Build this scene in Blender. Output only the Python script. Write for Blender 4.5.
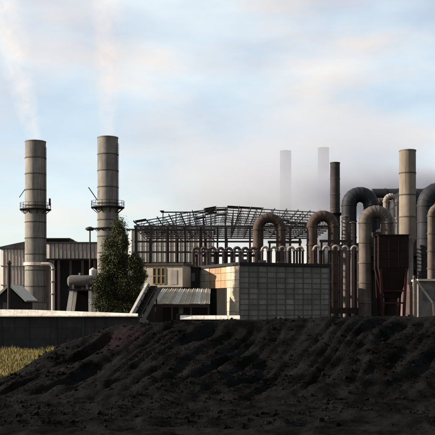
import bpy, math, random
from mathutils import Vector, Matrix, noise
R = math.radians
random.seed(7)
scene = bpy.context.scene
for o in list(bpy.data.objects):
    bpy.data.objects.remove(o)
C = scene.collection

# ------------------------------------------------------------------ camera
CAMZ, FOC, HY, CX = 5.4, 870.0, 305.0, 217.5
cam_data = bpy.data.cameras.new('camera')
cam = bpy.data.objects.new('camera', cam_data); C.objects.link(cam)
cam.location = (0, 0, CAMZ); cam.rotation_euler = (R(90), 0, 0)
cam_data.sensor_width = 36; cam_data.lens = 72
cam_data.shift_y = (HY - 217.5) / 435
cam_data.clip_end = 6000
scene.camera = cam

# ------------------------------------------------------------------ sky, sun, exposure
SUN_AZ, SUN_EL = 2.0, 21.0      # degrees in front of the left-hand side, height
sdir = Vector((-math.cos(R(SUN_AZ)) * math.cos(R(SUN_EL)), -math.sin(R(SUN_AZ)) * math.cos(R(SUN_EL)), math.sin(R(SUN_EL))))
w = bpy.data.worlds.new('World'); scene.world = w; w.use_nodes = True
nt = w.node_tree; nt.nodes.clear()
def wn(t): return nt.nodes.new(t)
sky = wn('ShaderNodeTexSky'); sky.sky_type = 'NISHITA'; sky.sun_disc = False
sky.sun_elevation = R(SUN_EL); sky.sun_rotation = math.atan2(sdir.x, sdir.y)
sky.air_density = 1.0; sky.dust_density = 1.6; sky.ozone_density = 1.5; sky.altitude = 300
tc = wn('ShaderNodeTexCoord')
mp = wn('ShaderNodeMapping'); mp.inputs['Scale'].default_value = (1.0, 1.0, 2.6)
nz = wn('ShaderNodeTexNoise'); nz.inputs['Scale'].default_value = 5.0; nz.inputs['Detail'].default_value = 5; nz.inputs['Roughness'].default_value = 0.5
cr = wn('ShaderNodeValToRGB'); cr.color_ramp.elements[0].position = 0.40; cr.color_ramp.elements[1].position = 0.72
mp2 = wn('ShaderNodeMapping'); mp2.inputs['Scale'].default_value = (1.0, 1.0, 3.0); mp2.inputs['Location'].default_value = (3.1, 0.7, 0.4)
nz2 = wn('ShaderNodeTexNoise'); nz2.inputs['Scale'].default_value = 6.0; nz2.inputs['Detail'].default_value = 4
tint = wn('ShaderNodeMix'); tint.data_type = 'RGBA'
tint.inputs['A'].default_value = (4.75, 5.15, 5.25, 1); tint.inputs['B'].default_value = (5.6, 4.95, 4.35, 1)
mixc = wn('ShaderNodeMix'); mixc.data_type = 'RGBA'
mul = wn('ShaderNodeMath'); mul.operation = 'MULTIPLY_ADD'; mul.inputs[1].default_value = 0.45; mul.inputs[2].default_value = 0.40
bg = wn('ShaderNodeBackground'); bg.inputs['Strength'].default_value = 0.072
out = wn('ShaderNodeOutputWorld')
L = nt.links.new
L(tc.outputs['Generated'], mp.inputs['Vector']); L(mp.outputs[0], nz.inputs['Vector']); L(nz.outputs['Fac'], cr.inputs[0])
L(tc.outputs['Generated'], mp2.inputs['Vector']); L(mp2.outputs[0], nz2.inputs['Vector'])
trm = wn('ShaderNodeMapRange'); trm.inputs['From Min'].default_value = 0.42; trm.inputs['From Max'].default_value = 0.62; L(nz2.outputs['Fac'], trm.inputs['Value']); L(trm.outputs[0], tint.inputs['Factor'])
L(cr.outputs['Color'], mul.inputs[0]); L(mul.outputs[0], mixc.inputs['Factor'])
L(sky.outputs[0], mixc.inputs['A']); L(tint.outputs['Result'], mixc.inputs['B'])
L(mixc.outputs['Result'], bg.inputs['Color']); L(bg.outputs[0], out.inputs[0])

sun_data = bpy.data.lights.new('sun', 'SUN'); sun_data.energy = 5.0; sun_data.angle = R(0.6); sun_data.color = (1.0, 0.88, 0.73)
sun = bpy.data.objects.new('sun', sun_data); C.objects.link(sun)
sun.rotation_euler = sdir.to_track_quat('Z', 'Y').to_euler(); sun.location = (-60, -20, 60)
vs = scene.view_settings
vs.view_transform = 'Standard'; vs.look = 'None'; vs.gamma = 1; vs.use_curve_mapping = False; vs.exposure = 1.45
scene.render.engine = 'CYCLES'
cy = scene.cycles
cy.max_bounces = 6; cy.volume_bounces = 3; cy.transparent_max_bounces = 12; cy.use_denoising = True
cy.volume_step_rate = 2.0; cy.volume_max_steps = 128

# ------------------------------------------------------------------ helpers
def X(px, D): return (px - CX) * D / FOC
def Z(py, D): return CAMZ + (HY - py) * D / FOC
def P(px, py, D): return Vector((X(px, D), D, Z(py, D)))

def tag(o, label=None, cat=None, group=None, kind=None):
    if label: o['label'] = label
    if cat: o['category'] = cat
    if group: o['group'] = group
    if kind: o['kind'] = kind
    return o
def thing(name, label, cat, loc=(0, 0, 0), group=None):
    o = bpy.data.objects.new(name, None); C.objects.link(o); o.location = loc; o.empty_display_size = 0.5
    return tag(o, label, cat, group)

class MB:
    def __init__(s): s.v = []; s.f = []
    def quad(s, a, b, c, d):
        n = len(s.v); s.v += [tuple(a), tuple(b), tuple(c), tuple(d)]; s.f.append((n, n+1, n+2, n+3)); return s
    def obox(s, c, ax, ay, az):           # centre and three half-axis vectors
        c, ax, ay, az = Vector(c), Vector(ax), Vector(ay), Vector(az); n = len(s.v)
        for i in (-1, 1):
            for j in (-1, 1):
                for k in (-1, 1): s.v.append(tuple(c + ax*i + ay*j + az*k))
        for f in ((0,1,3,2),(4,6,7,5),(0,4,5,1),(2,3,7,6),(0,2,6,4),(1,5,7,3)): s.f.append(tuple(n+q for q in f))
        return s
    def box(s, x0, x1, y0, y1, z0, z1):
        return s.obox(((x0+x1)/2,(y0+y1)/2,(z0+z1)/2), ((x1-x0)/2,0,0), (0,(y1-y0)/2,0), (0,0,(z1-z0)/2))
    def bar(s, a, b, w, h=None):
        a, b = Vector(a), Vector(b); h = h or w; d = b - a
        if d.length < 1e-6: return s
        up = Vector((0,0,1)) if abs(d.normalized().z) < 0.95 else Vector((0,1,0))
        sx = d.cross(up).normalized(); sz = sx.cross(d).normalized()
        return s.obox((a+b)/2, d/2, sx*w/2, sz*h/2)
    def tube(s, pts, r, seg=20, caps=True, r_fn=None, tans=None):
        pts = [Vector(p) for p in pts]; n0 = len(s.v); m = len(pts); ref = None
        for i, p in enumerate(pts):
            t = tans[i] if tans else (pts[min(i+1,m-1)] - pts[max(i-1,0)]).normalized()
            if ref is None:
                ref = Vector((0,1,0)) if abs(t.y) < 0.9 else Vector((1,0,0))
            u = (ref - t*ref.dot(t)).normalized(); v = t.cross(u); ref = u
            rr = r_fn(i/(m-1)) if r_fn else r
            for k in range(seg):
                a = 2*math.pi*k/seg; s.v.append(tuple(p + u*rr*math.cos(a) + v*rr*math.sin(a)))
        for i in range(m-1):
            for k in range(seg):
                a = n0+i*seg+k; b = n0+i*seg+(k+1)%seg; s.f.append((a, b, b+seg, a+seg))
        if caps:
            s.f.append(tuple(n0+k for k in range(seg))[::-1]); s.f.append(tuple(n0+(m-1)*seg+k for k in range(seg)))
        return s
    def lathe(s, cx, cy, prof, seg=32, closed=False, caps=False):   # prof: list of (r, z)
        n0 = len(s.v); m = len(prof)
        for r, z in prof:
            for k in range(seg):
                a = 2*math.pi*k/seg; s.v.append((cx+r*math.cos(a), cy+r*math.sin(a), z))
        for i in range(m if closed else m-1):
            for k in range(seg):
                a = n0+i*seg+k; b = n0+i*seg+(k+1)%seg; j = ((i+1)%m-i)*seg; s.f.append((a, b, b+j, a+j))
        if caps:
            s.f.append(tuple(n0+k for k in range(seg))[::-1]); s.f.append(tuple(n0+(m-1)*seg+k for k in range(seg)))
        return s
    def prism(s, poly, d):                # polygon of 3-D points swept by vector d
        n = len(s.v); m = len(poly); d = Vector(d)
        s.v += [tuple(p) for p in poly] + [tuple(Vector(p)+d) for p in poly]
        s.f.append(tuple(range(n, n+m))[::-1]); s.f.append(tuple(range(n+m, n+2*m)))
        for i in range(m): j = (i+1) % m; s.f.append((n+i, n+j, n+m+j, n+m+i))
        return s
    def mesh(s, name, mat, smooth=False, off=Vector()):
        me = bpy.data.meshes.new(name)
        me.from_pydata([tuple(Vector(v)-off) for v in s.v], [], s.f); me.materials.append(mat)
        me.update()
        if smooth:
            me.polygons.foreach_set('use_smooth', [True]*len(me.polygons))
            try: me.set_sharp_from_angle(angle=R(35))
            except Exception: pass
        return me
    def build(s, name, mat, parent=None, smooth=False, origin=None):
        off = Vector()
        q = parent
        while q is not None: off += q.location; q = q.parent
        o = bpy.data.objects.new(name, s.mesh(name, mat, smooth, Vector(origin) if origin is not None else off)); C.objects.link(o)
        o.parent = parent
        if origin is not None: o.location = Vector(origin) - off
        return o

def fold(x0, x1, y, z0, z1, dep):     # one folded sheet: broad left flank shaped to catch the sun, steep right one
    w_ = x1-x0; return MB().prism([(x0, y+0.06, z0), (x0, y, z0), (x0+w_*0.78, y-dep, z0), (x1, y, z0), (x1, y+0.06, z0)], (0, 0, z1-z0))

def arc(c, r, a0, a1, n=16, ax=Vector((1,0,0)), az=Vector((0,0,1))):
    return [Vector(c) + ax*r*math.cos(R(a0+(a1-a0)*i/n)) + az*r*math.sin(R(a0+(a1-a0)*i/n)) for i in range(n+1)]

# ------------------------------------------------------------------ materials
MATS = {}
K = 0.30
BRIGHT = ('cream_panel','white_paint','coping_concrete','pale_cladding','cream_cladding','orange_shutter','dry_grass','dry_turf','dark_leaf')
def mat(name, c1, c2=None, c3=None, rough=0.8, metal=0.0, scale=1.0, streak=0.0, bump=0.0, vary=0.12, spec=0.10, amount=(0.35, 0.7), ribs=0.0):
    if name in MATS: return MATS[name]
    m = bpy.data.materials.new(name); m.use_nodes = True; t = m.node_tree; t.nodes.clear(); n = t.nodes.new; l = t.links.new
    o = n('ShaderNodeOutputMaterial'); b = n('ShaderNodeBsdfPrincipled'); l(b.outputs[0], o.inputs[0])
    c2 = c2 or tuple(v*0.6 for v in c1); c3 = c3 or c2
    kk = 0.8 if name in ('cream_cladding','coping_concrete','pale_cladding') else 0.5 if name in BRIGHT else 0.38 if name == 'stack_steel' else 0.33 if name == 'stack_tan' else 0.62 if name == 'pinkish_cladding' else K
    c1, c2, c3 = (tuple(v*kk for v in c) for c in (c1, c2, c3))
    geo = n('ShaderNodeNewGeometry')
    a = n('ShaderNodeTexNoise'); a.inputs['Scale'].default_value = scale; a.inputs['Detail'].default_value = 8; a.inputs['Roughness'].default_value = 0.62
    l(geo.outputs['Position'], a.inputs['Vector'])
    r1 = n('ShaderNodeMapRange'); r1.inputs['From Min'].default_value = amount[0]; r1.inputs['From Max'].default_value = amount[1]; l(a.outputs['Fac'], r1.inputs['Value'])
    m1 = n('ShaderNodeMix'); m1.data_type = 'RGBA'; m1.inputs['A'].default_value = (*c1, 1); m1.inputs['B'].default_value = (*c2, 1); l(r1.outputs[0], m1.inputs['Factor'])
    col = m1.outputs['Result']
    if streak:
        mpn = n('ShaderNodeMapping'); mpn.inputs['Scale'].default_value = (3.2, 3.2, 0.16); l(geo.outputs['Position'], mpn.inputs['Vector'])
        s = n('ShaderNodeTexNoise'); s.inputs['Scale'].default_value = 1.0; s.inputs['Detail'].default_value = 5; l(mpn.outputs[0], s.inputs['Vector'])
        r2 = n('ShaderNodeMapRange'); r2.inputs['From Min'].default_value = 0.48; r2.inputs['From Max'].default_value = 0.74; r2.inputs['To Max'].default_value = streak; l(s.outputs['Fac'], r2.inputs['Value'])
        m2 = n('ShaderNodeMix'); m2.data_type = 'RGBA'; l(col, m2.inputs['A']); m2.inputs['B'].default_value = (*c3, 1); l(r2.outputs[0], m2.inputs['Factor'])
        col = m2.outputs['Result']
    if vary:
        oi = n('ShaderNodeObjectInfo'); r3 = n('ShaderNodeMapRange'); r3.inputs['To Min'].default_value = 1-vary; r3.inputs['To Max'].default_value = 1+vary; l(oi.outputs['Random'], r3.inputs['Value'])
        m3 = n('ShaderNodeMix'); m3.data_type = 'RGBA'; m3.blend_type = 'MULTIPLY'; m3.inputs['Factor'].default_value = 1; l(col, m3.inputs['A']); l(r3.outputs[0], m3.inputs['B'])
        col = m3.outputs['Result']
    l(col, b.inputs['Base Color'])
    b.inputs['Roughness'].default_value = rough; b.inputs['Metallic'].default_value = metal; b.inputs['Specular IOR Level'].default_value = spec
    if bump:
        f = n('ShaderNodeTexNoise'); f.inputs['Scale'].default_value = scale*6; f.inputs['Detail'].default_value = 6; l(geo.outputs['Position'], f.inputs['Vector'])
        bp = n('ShaderNodeBump'); bp.inputs['Strength'].default_value = bump; bp.inputs['Distance'].default_value = 0.08; l(f.outputs['Fac'], bp.inputs['Height']); l(bp.outputs[0], b.inputs['Normal'])
    MATS[name] = m; return m

M_STACK = mat('stack_steel', (0.44,0.41,0.36), (0.29,0.265,0.23), (0.085,0.075,0.065), rough=0.75, scale=0.5, streak=0.7, bump=0.15, vary=0.16)
M_STACKT = mat('stack_tan', (0.47,0.40,0.32), (0.33,0.275,0.215), (0.11,0.09,0.075), rough=0.8, scale=0.5, streak=0.55, bump=0.15, vary=0.10)
M_STACKD = mat('stack_dark', (0.13,0.12,0.115), (0.07,0.06,0.06), (0.03,0.03,0.03), scale=0.6, streak=0.6, vary=0.14)
M_BAND = mat('sooty_band', (0.22,0.19,0.16), (0.11,0.095,0.08), scale=0.8)
M_GHOST = mat('stack_far', (0.13,0.13,0.14), (0.1,0.1,0.11), scale=0.3, vary=0.05)
M_SOOT = mat('soot', (0.02,0.018,0.016), (0.035,0.03,0.028), scale=1)
M_STEEL = mat('dark_steel', (0.06,0.05,0.046), (0.10,0.065,0.045), (0.03,0.025,0.022), rough=0.7, metal=0.2, scale=1.2, vary=0.2)
M_TRUSS = mat('truss_steel', (0.17,0.145,0.14), (0.11,0.085,0.075), rough=0.75, scale=0.8)
M_RUST = mat('rusty_steel', (0.20,0.145,0.12), (0.11,0.085,0.075), (0.05,0.04,0.035), rough=0.85, scale=0.9, streak=0.5, vary=0.2)
M_GREY = mat('grey_sheet', (0.24,0.23,0.22), (0.13,0.12,0.115), (0.08,0.06,0.05), rough=0.6, metal=0.2, scale=0.6, streak=0.6, vary=0.3)
M_CREAM = mat('cream_panel', (0.68,0.61,0.49), (0.52,0.45,0.35), (0.30,0.24,0.17), rough=0.8, scale=0.9, streak=0.45, bump=0.1, vary=0.14)
M_ORANGE = mat('orange_shutter', (0.56,0.36,0.20), (0.40,0.24,0.13), (0.62,0.46,0.34), rough=0.7, scale=1.3, streak=0.5, vary=0.2)
M_PALE = mat('pale_cladding', (0.60,0.52,0.44), (0.46,0.38,0.32), (0.30,0.22,0.18), rough=0.75, scale=0.35, streak=0.55, vary=0.12)
M_PINK = mat('pinkish_cladding', (0.43,0.385,0.355), (0.31,0.275,0.255), (0.19,0.16,0.15), rough=0.75, scale=0.4, streak=0.5, vary=0.16)
M_HAZY = mat('cream_cladding', (0.80,0.76,0.68), (0.66,0.61,0.53), (0.45,0.38,0.32), rough=0.75, scale=0.35, streak=0.4, vary=0.08)
M_PALEGREY = mat('weathered_grey', (0.80,0.77,0.72), (0.55,0.52,0.48), (0.3,0.26,0.22), rough=0.8, scale=1.2, streak=0.5)
M_WHITE = mat('white_paint', (0.78,0.75,0.70), (0.62,0.58,0.52), (0.35,0.28,0.22), rough=0.6, scale=0.8, streak=0.4, vary=0.06)
M_COPING = mat('coping_concrete', (0.70,0.65,0.56), (0.55,0.50,0.42), (0.36,0.32,0.27), rough=0.85, scale=1.3, streak=0.75, bump=0.3, vary=0.14)
M_WALL = mat('wall_concrete', (0.085,0.085,0.09), (0.055,0.055,0.06), (0.03,0.03,0.03), rough=0.9, scale=0.8, streak=0.5, bump=0.3, vary=0.14)
M_CONC = mat('grey_concrete', (0.34,0.32,0.30), (0.24,0.22,0.21), (0.12,0.11,0.10), rough=0.9, scale=0.8, streak=0.4, bump=0.2)
M_DARK = mat('dark_cladding', (0.07,0.062,0.066), (0.045,0.04,0.044), (0.02,0.02,0.02), rough=0.7, scale=0.6, streak=0.4, vary=0.2)
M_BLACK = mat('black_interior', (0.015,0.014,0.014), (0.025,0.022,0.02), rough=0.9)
M_MULL = mat('dark_mullion', (0.24,0.23,0.225), (0.16,0.15,0.145), rough=0.7, scale=1, vary=0.05)
M_PANE = mat('grimy_glass', (0.10,0.105,0.12), (0.06,0.06,0.07), (0.16,0.15,0.14), rough=0.38, spec=0.4, scale=0.9, streak=0.35, vary=0.3)
M_BLOCK = mat('glass_block', (0.44,0.41,0.375), (0.29,0.265,0.24), (0.14,0.125,0.11), rough=0.75, scale=0.7, streak=0.5, vary=0.22)
M_DUCT = mat('buff_duct', (0.32,0.265,0.22), (0.17,0.135,0.115), (0.055,0.045,0.04), rough=0.65, metal=0.1, scale=0.6, streak=0.6, bump=0.1, vary=0.12)
M_DUCTB = mat('brown_duct', (0.21,0.145,0.115), (0.10,0.07,0.06), (0.04,0.03,0.027), rough=0.75, scale=0.6, streak=0.6, bump=0.1, vary=0.15)
M_DUCTD = mat('blue_black_duct', (0.075,0.08,0.095), (0.04,0.042,0.05), (0.10,0.085,0.08), rough=0.6, metal=0.2, scale=0.6, streak=0.5, vary=0.15)
M_LOOP = mat('pale_pipe', (0.80,0.72,0.62), (0.46,0.36,0.29), (0.12,0.08,0.06), rough=0.6, scale=1.5, streak=0.5, vary=0.25)
M_MAROON = mat('maroon_hopper', (0.045,0.020,0.02), (0.026,0.014,0.014), (0.014,0.01,0.01), rough=0.7, scale=0.7, streak=0.6, vary=0.15)
M_RED = mat('red_leg', (0.11,0.028,0.022), (0.05,0.02,0.017), rough=0.7, scale=1.2, vary=0.2)
M_PINKB = mat('pinkish_concrete', (0.36,0.27,0.25), (0.24,0.18,0.17), rough=0.9, scale=0.9, streak=0.3)

def smoke_mat(name, color, density, kind, **k):
    m = bpy.data.materials.new(name); m.use_nodes = True; t = m.node_tree; t.nodes.clear(); n = t.nodes.new; l = t.links.new
    o = n('ShaderNodeOutputMaterial'); v = n('ShaderNodeVolumePrincipled'); l(v.outputs[0], o.inputs['Volume'])
    v.inputs['Color'].default_value = (*color, 1); v.inputs['Anisotropy'].default_value = k.get('aniso', 0.45)
    tcn = n('ShaderNodeTexCoord'); sp = n('ShaderNodeSeparateXYZ'); l(tcn.outputs['Object'], sp.inputs[0])
    def mth(op, a, b=None, c=None):
        q = n('ShaderNodeMath'); q.operation = op
        for i, z in enumerate((a, b, c)):
            if z is None: continue
            if isinstance(z, (int, float)): q.inputs[i].default_value = z
            else: l(z, q.inputs[i])
        return q.outputs[0]
    nzn = n('ShaderNodeTexNoise'); nzn.inputs['Scale'].default_value = k.get('nscale', 0.12); nzn.inputs['Detail'].default_value = 4; nzn.inputs['Roughness'].default_value = 0.6
    nzn.inputs['Distortion'].default_value = 0.6
    l(tcn.outputs['Object'], nzn.inputs['Vector'])
    nn = n('ShaderNodeMapRange'); nn.inputs['From Min'].default_value = k.get('n0', 0.38); nn.inputs['From Max'].default_value = k.get('n1', 0.68); l(nzn.outputs['Fac'], nn.inputs['Value'])
    if kind == 'plume':
        r2 = mth('ADD', mth('MULTIPLY', sp.outputs[0], sp.outputs[0]), mth('MULTIPLY', sp.outputs[1], sp.outputs[1]))
        rad = mth('MULTIPLY_ADD', sp.outputs[2], k['grow'], k['r0'])
        q = mth('DIVIDE', r2, mth('MULTIPLY', rad, rad))
        core = mth('MAXIMUM', mth('SUBTRACT', 1.0, q), 0.0)
        thin = mth('DIVIDE', k['r0'], rad)
        dens = mth('MULTIPLY', mth('MULTIPLY', core, thin), nn.outputs[0])
        fade = n('ShaderNodeMapRange'); fade.inputs['From Min'].default_value = k['h']; fade.inputs['From Max'].default_value = k['h']*0.7; l(sp.outputs[2], fade.inputs['Value'])
        dens = mth('MULTIPLY', dens, fade.outputs[0])
    else:
        a, b, c = k['radii']
        sq = [mth('POWER', mth('ABSOLUTE', mth('DIVIDE', sp.outputs[i], z)), 2.0) for i, z in enumerate((a, b, c))]
        q = mth('ADD', mth('ADD', sq[0], sq[1]), sq[2])
        core = mth('POWER', mth('MAXIMUM', mth('SUBTRACT', 1.0, q), 0.0), 1.3)
        dens = mth('MULTIPLY', core, nn.outputs[0])
    l(mth('MULTIPLY', dens, density), v.inputs['Density'])
    return m

# ------------------------------------------------------------------ ground, heap
def ground_mat(name, c1, c2, c3, scale, stain=False):
    m = mat(name, c1, c2, rough=0.95, scale=scale, bump=0.9, vary=0, spec=0.02, amount=(0.43, 0.60))
    if stain:      # purplish earth turned up on one shoulder of the heap
        t = m.node_tree; n = t.nodes.new; l = t.links.new
        b = next(q for q in t.nodes if q.type == 'BSDF_PRINCIPLED'); src = b.inputs['Base Color'].links[0].from_socket
        geo = n('ShaderNodeNewGeometry'); nn = n('ShaderNodeTexNoise'); nn.inputs['Scale'].default_value = 0.8; nn.inputs['Detail'].default_value = 5
        l(geo.outputs['Position'], nn.inputs['Vector'])
        ad = n('ShaderNodeVectorMath'); ad.operation = 'MULTIPLY_ADD'; ad.inputs[1].default_value = (2.2, 2.2, 2.2); l(nn.outputs['Color'], ad.inputs[0]); l(geo.outputs['Position'], ad.inputs[2])
        ds = n('ShaderNodeVectorMath'); ds.operation = 'DISTANCE'; ds.inputs[1].default_value = (X(116, 55)+1.1, 55.4+1.1, 3.4+1.1); l(ad.outputs[0], ds.inputs[0])
        mr = n('ShaderNodeMapRange'); mr.inputs['From Min'].default_value = 2.3; mr.inputs['From Max'].default_value = 0.9; l(ds.outputs['Value'], mr.inputs['Value'])
        mx = n('ShaderNodeMix'); mx.data_type = 'RGBA'; l(mr.outputs[0], mx.inputs['Factor']); l(src, mx.inputs['A']); mx.inputs['B'].default_value = (*c3, 1)
        l(mx.outputs['Result'], b.inputs['Base Color'])
    return m
M_HEAP = ground_mat('black_slag', (0.0175,0.0173,0.0173), (0.0032,0.0032,0.0033), (0.0090,0.0058,0.0066), 0.55, True)
M_SOIL = ground_mat('yard_soil', (0.075,0.06,0.045), (0.045,0.038,0.03), None, 0.4)

g = MB(); g.quad((-2500,-400,0), (2500,-400,0), (2500,4000,0), (-2500,4000,0))
tag(g.build('ground', M_SOIL), 'flat dark soil of the factory yard', 'ground', kind='structure')

CR = [(-60,-0.3),(-18,-0.3),(-15.6,0.15),(-14.3,0.55),(-11.6,2.05),(-10.3,2.75),(-7.4,3.7),(-5.7,4.1),(0,4.32),(6,4.45),(14.2,4.62),(24,4.6),(34,3.6),(46,-0.3),(80,-0.3)]
def crest(x):
    for (a, za), (b, zb) in zip(CR, CR[1:]):
        if x <= b:
            u = (x-a)/(b-a); return za + (zb-za)*u
    return -0.3
def sm(u): u = max(0.0, min(1.0, u)); return u*u*(3-2*u)
def heap_h(x, y):
    n = noise.fractal(Vector((x*0.12, y*0.12, 1.3)), 0.9, 2.1, 4)
    zc = crest(x + n*0.6)
    yc = 57 + 1.2*noise.noise(Vector((x*0.11, 3.0, 0)))
    toe = 45.5 + 1.6*noise.noise(Vector((x*0.13, 9.0, 0)))
    u = (y - toe)/(yc - toe)
    f = max(0.0, min(1.0, u)); f = f*0.75 + sm(u)*0.25
    if y > yc: f = 1 - 0.10*sm((y-yc)/8) - 0.9*sm((y-yc-10)/14)
    h = max(zc, -0.3)*f
    mask = sm((zc+0.2)/1.0)
    slope = sm(u*3)*sm((1.12-u)*4) if y <= yc+2 else 0
    # rills that run down the slope and lean to the left
    q = x*0.55 + (yc - y)*0.30
    rid = 1-abs(noise.noise(Vector((q*0.9, (y-45)*0.06, 5.5))))*2
    rid2 = 1-abs(noise.noise(Vector((q*2.6+7, (y-45)*0.12, 2.5))))*2
    gate = sm(0.5+1.6*noise.noise(Vector((x*0.21+4, y*0.05, 6.0))))
    h -= slope*mask*(2.0*max(0, rid-0.55)*gate + 0.34*max(0, rid2-0.4)*(1.2-gate))
    h += mask*slope*0.9*(noise.noise(Vector((x*0.16, y*0.1, 8.0))))
    h += mask*(0.15*noise.fractal(Vector((x*0.55, y*0.55, 0)), 0.7, 2.2, 6) + 0.05*noise.noise(Vector((x*1.7, y*1.7, 4))) + 0.07*abs(noise.noise(Vector((x*3.6, y*3.6, 2)))))
    # low windrows left by machines along the toe
    for yb, amp, wid in ((43.6, 0.42, 0.9), (40.2, 0.30, 0.7), (37.6, 0.34, 0.6)):
        yy = yb + 0.8*noise.noise(Vector((x*0.16, yb, 0)))
        h += amp*math.exp(-((y-yy)/wid)**2)*(0.6+0.6*noise.noise(Vector((x*0.35, yb*3, 1))))
    if y < 48: h += 0.10*noise.fractal(Vector((x*0.9, y*0.9, 3)), 0.9, 2.1, 4) + 0.22
    edge = min(1.0, (x+44)/3, (50-x)/3, (y-30)/3)
    return h*max(0, edge) - 0.25*(1-max(0, edge)) + (0.05 if y < 60 else -0.0)
NX, NY = 520, 320
xs = [-44 + 94*i/NX for i in range(NX+1)]; ys = [29 + 53*(j/NY)**1.15 for j in range(NY+1)]
hp = MB()
for y in ys:
    for x in xs: hp.v.append((x, y, heap_h(x, y)))
for j in range(NY):
    for i in range(NX):
        a = j*(NX+1)+i; hp.f.append((a, a+1, a+NX+2, a+NX+1))
heap = hp.build('slag_heap', M_HEAP, smooth=False)
heap.data.polygons.foreach_set('use_smooth', [True]*len(heap.data.polygons))
tag(heap, 'long black heap of rilled slag across the foreground', 'heap', kind='structure')
cl = MB()
rc = random.Random(3)
ICO = [(0,0,1),(0.894,0,0.447),(0.276,0.851,0.447),(-0.724,0.526,0.447),(-0.724,-0.526,0.447),(0.276,-0.851,0.447),(0.724,0.526,-0.447),(-0.276,0.851,-0.447),(-0.894,0,-0.447),(-0.276,-0.851,-0.447),(0.724,-0.526,-0.447),(0,0,-1)]
ICF = [(0,1,2),(0,2,3),(0,3,4),(0,4,5),(0,5,1),(1,6,2),(2,7,3),(3,8,4),(4,9,5),(5,10,1),(6,7,2),(7,8,3),(8,9,4),(9,10,5),(10,6,1),(11,7,6),(11,8,7),(11,9,8),(11,10,9),(11,6,10)]
for i in range(24000):
    x = rc.uniform(-20, 20); y = rc.uniform(36, 59)
    if crest(x) < 0.3 and y > 47: continue
    if noise.noise(Vector((x*0.25, y*0.25, 7))) < rc.uniform(-0.6, 0.35): continue
    z = heap_h(x, y); s = 0.014 + 0.04*rc.random()**2 + 0.13*rc.random()**14
    n0 = len(cl.v); rot = Matrix.Rotation(rc.uniform(0, 6.28), 3, Vector((rc.uniform(-1,1), rc.uniform(-1,1), rc.uniform(-1,1)+0.01)).normalized())
    sc3 = Vector((rc.uniform(0.7,1.4), rc.uniform(0.7,1.4), rc.uniform(0.5,0.9)))
    for p in ICO:
        q = rot @ Vector((p[0]*sc3.x, p[1]*sc3.y, p[2]*sc3.z)); q *= s*rc.uniform(0.75, 1.2)
        cl.v.append((x+q.x, y+q.y, z+q.z+s*0.2))
    cl.f += [tuple(n0+k for k in f) for f in ICF]
tag(cl.build('slag_clods', M_HEAP), 'loose black clods strewn over the slag heap', 'clods', kind='stuff')

# ------------------------------------------------------------------ dry grass before the wall
M_GRASS = mat('dry_grass', (0.34,0.25,0.085), (0.11,0.125,0.04), rough=0.9, scale=0.35, vary=0)
M_TURF = mat('dry_turf', (0.17,0.12,0.045), (0.09,0.07,0.03), rough=0.95, scale=0.9, bump=0.5, vary=0)
tf = MB(); tf.quad((-60,58,0.006), (-9,58,0.006), (-9,104.2,0.006), (-60,104.2,0.006))
tag(tf.build('verge', M_TURF), 'straw coloured dry verge between wall and slag heap', 'verge', kind='structure')
gr = MB(); rg = random.Random(5)
for i in range(26000):
    y = rg.uniform(60, 104); x = rg.uniform(-34, -9.5)
    if x < X(-12, y) or x > X(95, y): continue
    if noise.noise(Vector((x*0.35, y*0.25, 2))) < rg.uniform(-0.7, 0.15): continue
    h = rg.uniform(0.15, 0.75)*(0.7+0.6*noise.noise(Vector((x*0.3, y*0.3, 9)))); a = rg.uniform(0, 3.14); wd = rg.uniform(0.02, 0.05)
    dx, dy = math.cos(a)*wd, math.sin(a)*wd; lx, ly = rg.uniform(-.25,.25)*h, rg.uniform(-.25,.25)*h
    n0 = len(gr.v); gr.v += [(x-dx,y-dy,0), (x+dx,y+dy,0), (x+lx+dx*.6,y+ly+dy*.6,h*.6), (x+lx*1.9,y+ly*1.9,h)]
    gr.f += [(n0,n0+1,n0+2), (n0,n0+2,n0+3)]
tag(gr.build('dry_grass', M_GRASS), 'yellow dry grass at the foot of the grey wall', 'grass', kind='stuff')

# ------------------------------------------------------------------ boundary wall
WD = 105.0
wall = thing('boundary_wall', 'long dark grey concrete panel wall with a pale coping at left', 'wall', (-18, WD, 0))
bay = 3.3; x0 = X(-60, WD); zc0, zc1 = Z(316.6, WD), Z(309.6, WD)
x_end = X(138, WD); k = 0; xx = x_end
pm = MB(); pm.box(-bay/2+0.16, bay/2-0.16, -0.07, 0.07, 0, 1)
MB().box(x0-2, x_end, WD-0.012, WD+0.012, 0, zc0-0.01).build('light_stop', M_WALL, wall)  # thin added sheet keeps sunlight from leaking through the panel joints
while xx > x0:
    xm = xx - bay/2
    for r in range(3):
        za = zc0*r/3; zb = zc0*(r+1)/3
        b = MB(); b.box(xm-bay/2+0.17, xm+bay/2-0.17, WD-0.07, WD+0.07, za+0.012, zb-0.012)
        b.build('panel', M_WALL, wall, origin=(xm, WD, za))
    MB().box(xx-0.15, xx+0.15, WD-0.13, WD+0.13, 0, zc0-0.003).build('post', M_WALL, wall, origin=(xx, WD, 0))
    dz = -0.012*(x_end-xm)*0 ; tap = (x_end-xm)/(x_end-x0)
    def cap(x_):
        tp = (x_end-x_)/(x_end-x0); hc = 0.36+0.5*min(1, tp*1.7)
        return [(x_, WD-0.62, zc0), (x_, WD+0.42, zc0), (x_, WD+0.42, zc0+hc), (x_, WD+0.1, zc0+hc), (x_, WD-0.62, zc0+0.12)]
    cb = MB(); cb.v = cap(xm-bay/2+0.008)+cap(xm+bay/2-0.008); cb.f = [(4,3,2,1,0), (5,6,7,8,9)]+[(q, (q+1) % 5, 5+(q+1) % 5, 5+q) for q in range(5)]
    cb.build('coping', M_COPING, wall, origin=(xm, WD, zc0))
    xx -= bay

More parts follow.
